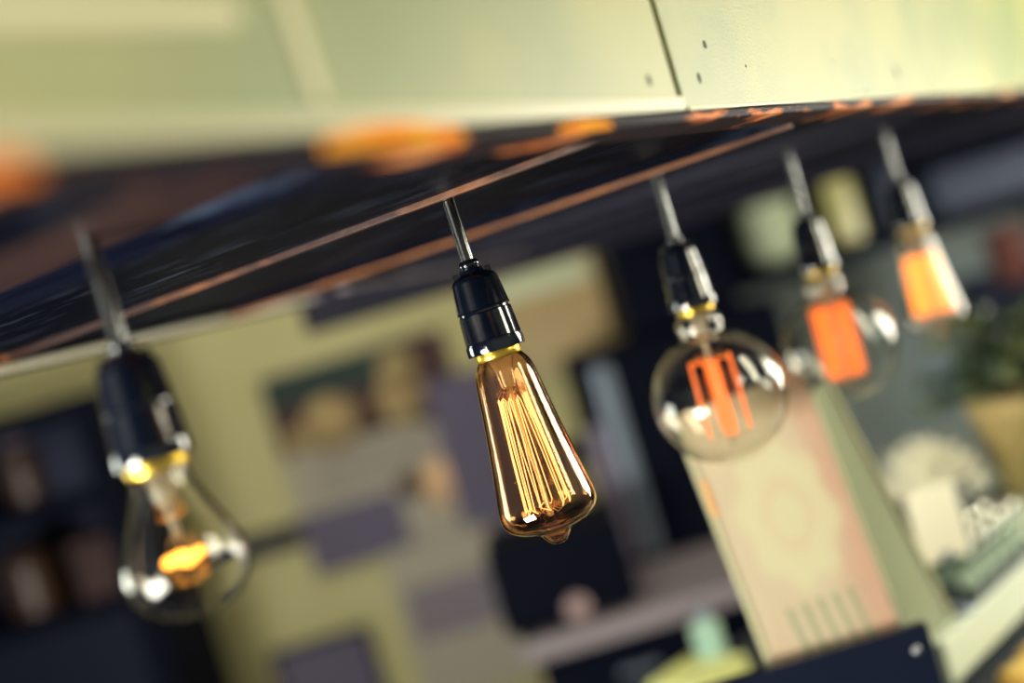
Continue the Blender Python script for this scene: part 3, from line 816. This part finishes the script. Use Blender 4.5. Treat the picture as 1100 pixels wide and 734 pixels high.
# nest of pale paper shreds in a basket behind the jars
px_ = at(1012, 503, 1.645); rel = px_-CO
bxx, bxy = rel.dot(dr), max(rel.dot(nn), .178)
t = cthing('shred_basket', 'oval dark basket behind the jar tray', 'basket', bxx, bxy, ZC)
t.scale = (1.8, .9, 1)
bm = lathem([(0,0),(.048,0),(.052,.003),(.060,.065),(.063,.067),(.060,.069),(.055,.065),(.048,.006),(0,.006)], 40)
link('basket_wall', bm, M['tray'], t, True)
bm = bmesh.new(); tube(bm, [(.0615*cos(2*pi*k/40), .0615*sin(2*pi*k/40), .068) for k in range(41)], .003, 6)
link('basket_rim', bm, M['darkwood'], t, True)
bm = bmesh.new()
for k in range(420):
    a = random.uniform(0, 2*pi); r = .052*sqrt(random.random()); z = .050+.075*(1-(r/.056)**2)*random.random()
    x, y = r*cos(a)*1.8, r*sin(a)*.9
    pts = []; d1 = random.uniform(0, 2*pi)
    for s in range(5):
        pts.append((x+.006*s*cos(d1), y+.006*s*sin(d1), z+.007*sin(s*1.3+k)))
        d1 += random.uniform(-.8, .8)
    tube(bm, pts, random.uniform(.0010, .0018), 4)
sh = link('paper_shreds', bm, M['cream_tuft'], None, True, ctr(bxx, bxy, ZC), (0,0,CANG))
tag(sh, 'heap of pale cream paper shreds filling the basket behind the jars', 'paper shreds', kind='stuff')

# plant in a tan pot
D = 1.72
pp = at(1118, 478, D); rel = pp-CO
pxx, pyy = rel.dot(dr), rel.dot(nn)
zpot = pp.z-.075
zpot = ZC
t = cthing('potted_plant', 'bushy dark leaved plant in a plain tan pot at the right edge', 'plant', pxx, pyy, zpot)
link('pot', lathem([(0,0),(.058,0),(.062,.004),(.078,.118),(.083,.120),(.083,.142),(.076,.142),(.072,.125),(0,.122)], 48), M['pot'], t, True)
bs = bmesh.new(); bl_ = bmesh.new()
for k in range(64):
    a = random.uniform(0, 2*pi); out = random.uniform(.25, 1.0); hh = random.uniform(.08, .21)
    base = Vector((.03*cos(a)*random.random(), .03*sin(a)*random.random(), .12))
    tipv = Vector((out*.17*cos(a), out*.17*sin(a), .125+hh*(.95-.75*out)))
    midv = (base+tipv)/2+Vector((0,0,.03))
    P_ = [base.lerp(midv, s/3) for s in range(3)]+[midv.lerp(tipv, s/3) for s in range(4)]
    tube(bs, P_, .0012, 4)
    for s in range(9):
        f = P_[2+s % 5].lerp(P_[min(6, 3+s % 5)], random.random())
        d1 = Vector((random.uniform(-1,1), random.uniform(-1,1), random.uniform(-.3,.8))).normalized()
        sd = d1.cross(Vector((random.uniform(-1,1),random.uniform(-1,1),random.uniform(-1,1)))).normalized()
        up = d1.cross(sd); ln = random.uniform(.016, .030); wd = ln*.30
        v = [f, f+d1*ln*.35+sd*wd+up*.002, f+d1*ln*.75+sd*wd*.7, f+d1*ln-up*.004, f+d1*ln*.75-sd*wd*.7, f+d1*ln*.35-sd*wd+up*.002]
        m_ = f+d1*ln*.5-up*.003
        vv = [bl_.verts.new(x_) for x_ in v]; mm_ = bl_.verts.new(m_)
        for q_ in range(6): bl_.faces.new((vv[q_], vv[(q_+1) % 6], mm_))
link('stems', bs, M['twig'], t, True)
link('foliage', bl_, M['leaf'], t, True)

# ------------------------------------------------------------------ menu in its black block
DM = 1.09
tlp, trp, brp, blp = at(736,441,DM), at(878,394,DM), at(966,661,DM-.005), at(827,722,DM-.005)
bottom_c = (blp+brp)/2; top_c = (tlp+trp)/2
wd = ((trp-tlp).length+(brp-blp).length)/2; ht = (top_c-bottom_c).length
ex = ((trp-tlp).normalized()+(brp-blp).normalized()).normalized()
ez = (top_c-bottom_c); ez = (ez-ex*ez.dot(ex)).normalized(); ey = ez.cross(ex)
MR = Matrix((ex, ey, ez)).transposed().to_4x4()
mt = thing('menu_card', 'tall pink and cream menu card in a clear sleeve behind the nearer globe bulb', 'menu')
mt.matrix_world = Matrix.Translation(bottom_c) @ MR
IN = .150
link('printed_sheet', boxm(-wd/2+.004, wd/2-.003, -.0006, .0006, -IN, ht), M['menu'], mt)
link('clear_sleeve', boxm(-wd/2, wd/2, -.0022, -.0012, -IN, ht+.001), M['acrylic'], mt)
for x_0, x_1 in ((-wd/2-.001, -wd/2+.0035), (wd/2-.001, wd/2)):
    link('sleeve_edge', boxm(x_0, x_1, -.003, .0012, -IN, ht+.001), M['lip'], mt, bevel=.0006)
link('orange_corner_mark', boxm(-wd/2+.003, -wd/2+.006, -.0028, -.0022, ht*.60, ht*.74), M['orange'], mt)
# second, white and green card behind
m2 = thing('menu_card', 'white and green menu card half hidden behind the pink menu card', 'menu')
a1, a2, b2_ = at(886,408,DM+.034), at(1008,640,DM+.088), at(960,662,DM+.052)
ex2 = (a2-b2_).normalized(); ez2 = (a1-a2); h2 = ez2.length; ez2.normalize(); ex2 = (ex2-ez2*ex2.dot(ez2)).normalized(); ey2 = ez2.cross(ex2)
m2.matrix_world = Matrix.Translation(a2) @ Matrix((ex2, ey2, ez2)).transposed().to_4x4()
link('printed_sheet', boxm(-wd*.42, 0, -.0006, .0006, -.025, h2), M['menu_back'], m2)
link('clear_sleeve', boxm(-wd*.43, .003, -.0022, -.0012, -.025, h2+.001), M['acrylic'], m2)
link('sleeve_edge', boxm(0, .004, -.003, .0012, -.025, h2+.001), M['lip'], m2, bevel=.0006)
# block
br_top = at(996, 669, DM-.028); bl_top = at(780, 742, DM-.028)
ex3 = br_top-bl_top; L3 = ex3.length; ex3.z = 0; ex3.normalize()
ang3 = atan2(ex3.y, ex3.x)
zt = (br_top.z+bl_top.z)/2
tk = thing('menu_stand', 'navy black block stand with a steel screw holding the menu cards', 'menu stand', (br_top.x, br_top.y, 1.0), (0,0,ang3))
link('block', boxm(-.24, 0, 0, .012, 0, br_top.z-1.0), M['block'], tk, bevel=.002)
link('block_foot', boxm(-.24, 0, .012, .16, 0, .014), M['block'], tk, bevel=.002)
sc = at(985, 699, DM-.028)
lx = (sc-br_top).dot(ex3)
bm = lathem([(0,.0028),(.0028,.0024),(.0040,.0010),(.0042,0),(0,0)], 24)
bmesh.ops.rotate(bm, verts=bm.verts, cent=(0,0,0), matrix=Matrix.Rotation(pi/2, 3, 'X'))
so = link('screw', bm, M['screw'], tk, True, (lx, 0, sc.z-1.0)); so['label'] = 'steel screw'

# ------------------------------------------------------------------ light: daylight from the street side, dim blue room
w = bpy.data.worlds.new('world'); SC.world = w; w.use_nodes = True
nt = w.node_tree; bg = nt.nodes['Background']
tc = nt.nodes.new('ShaderNodeTexCoord')
dt = nt.nodes.new('ShaderNodeVectorMath'); dt.operation = 'DOT_PRODUCT'
sdir = (-FH*.75 + Rv*.45 + Vector((0,0,.30))).normalized()
dt.inputs[1].default_value = sdir
nt.links.new(tc.outputs['Generated'], dt.inputs[0])
rp = nt.nodes.new('ShaderNodeValToRGB'); e = rp.color_ramp.elements
e[0].position = .30; e[0].color = (.010,.015,.045,1)
e[1].position = .85; e[1].color = (.16,.17,.13,1)
nt.links.new(dt.outputs['Value'], rp.inputs['Fac']); nt.links.new(rp.outputs['Color'], bg.inputs['Color'])
bg.inputs['Strength'].default_value = 1.0

def area(name, pos, tgt, sx, sy, power, col):
    l = bpy.data.lights.new(name, 'AREA'); l.shape = 'RECTANGLE'; l.size = sx; l.size_y = sy; l.energy = power; l.color = col
    o = bpy.data.objects.new(name, l); COL.objects.link(o)
    o.location = pos; o.rotation_euler = (Vector(tgt)-Vector(pos)).to_track_quat('-Z', 'Z').to_euler()
    return o
area('street_daylight', EYEP+Vector((1.15,-1.15,.75)), EYEP+Vector((.70,.28,.0)), .34, 1.3, 24, (1,.93,.68))
area('menu_fill_light', EYEP-Rv*1.02-FH*.13+Vector((0,0,-.42)), EYEP+FH*1.05+Rv*.25+Vector((0,0,-.2)), .40, .70, 46, (1,.97,.86))  # added fill light for the menu card
area('right_window_daylight', EYEP+Rv*1.90+FH*1.65+Vector((0,0,.08)), EYEP+FH*1.4, 1.1, .55, 36, (1,.96,.80))
area('left_window_daylight', EYEP-Rv*1.45+FH*1.35+Vector((0,0,-.16)), EYEP+FH*1.0, .5, .34, 5, (.92,.97,.85))
area('wall_fill_light', world(-.5, 1.75, 2.75), world(-.4, 2.9, 1.4), 1.0, .5, 12, (1,.92,.70))  # added fill light that brightens the cream wall
sp_ = bpy.data.lights.new('rack_fill_spot', 'SPOT'); sp_.energy = 45; sp_.color = (1,.95,.76); sp_.spot_size = radians(34); sp_.spot_blend = .5; sp_.shadow_soft_size = .035  # added spot to brighten the price card, jars and shreds
so_ = bpy.data.objects.new('rack_fill_spot', sp_); COL.objects.link(so_)
so_.location = EYEP+Rv*1.0+FH*.9+Vector((0,0,.5))
so_.rotation_euler = (ctr(.50, .09, ZC+.03)-so_.location).to_track_quat('-Z', 'Z').to_euler()
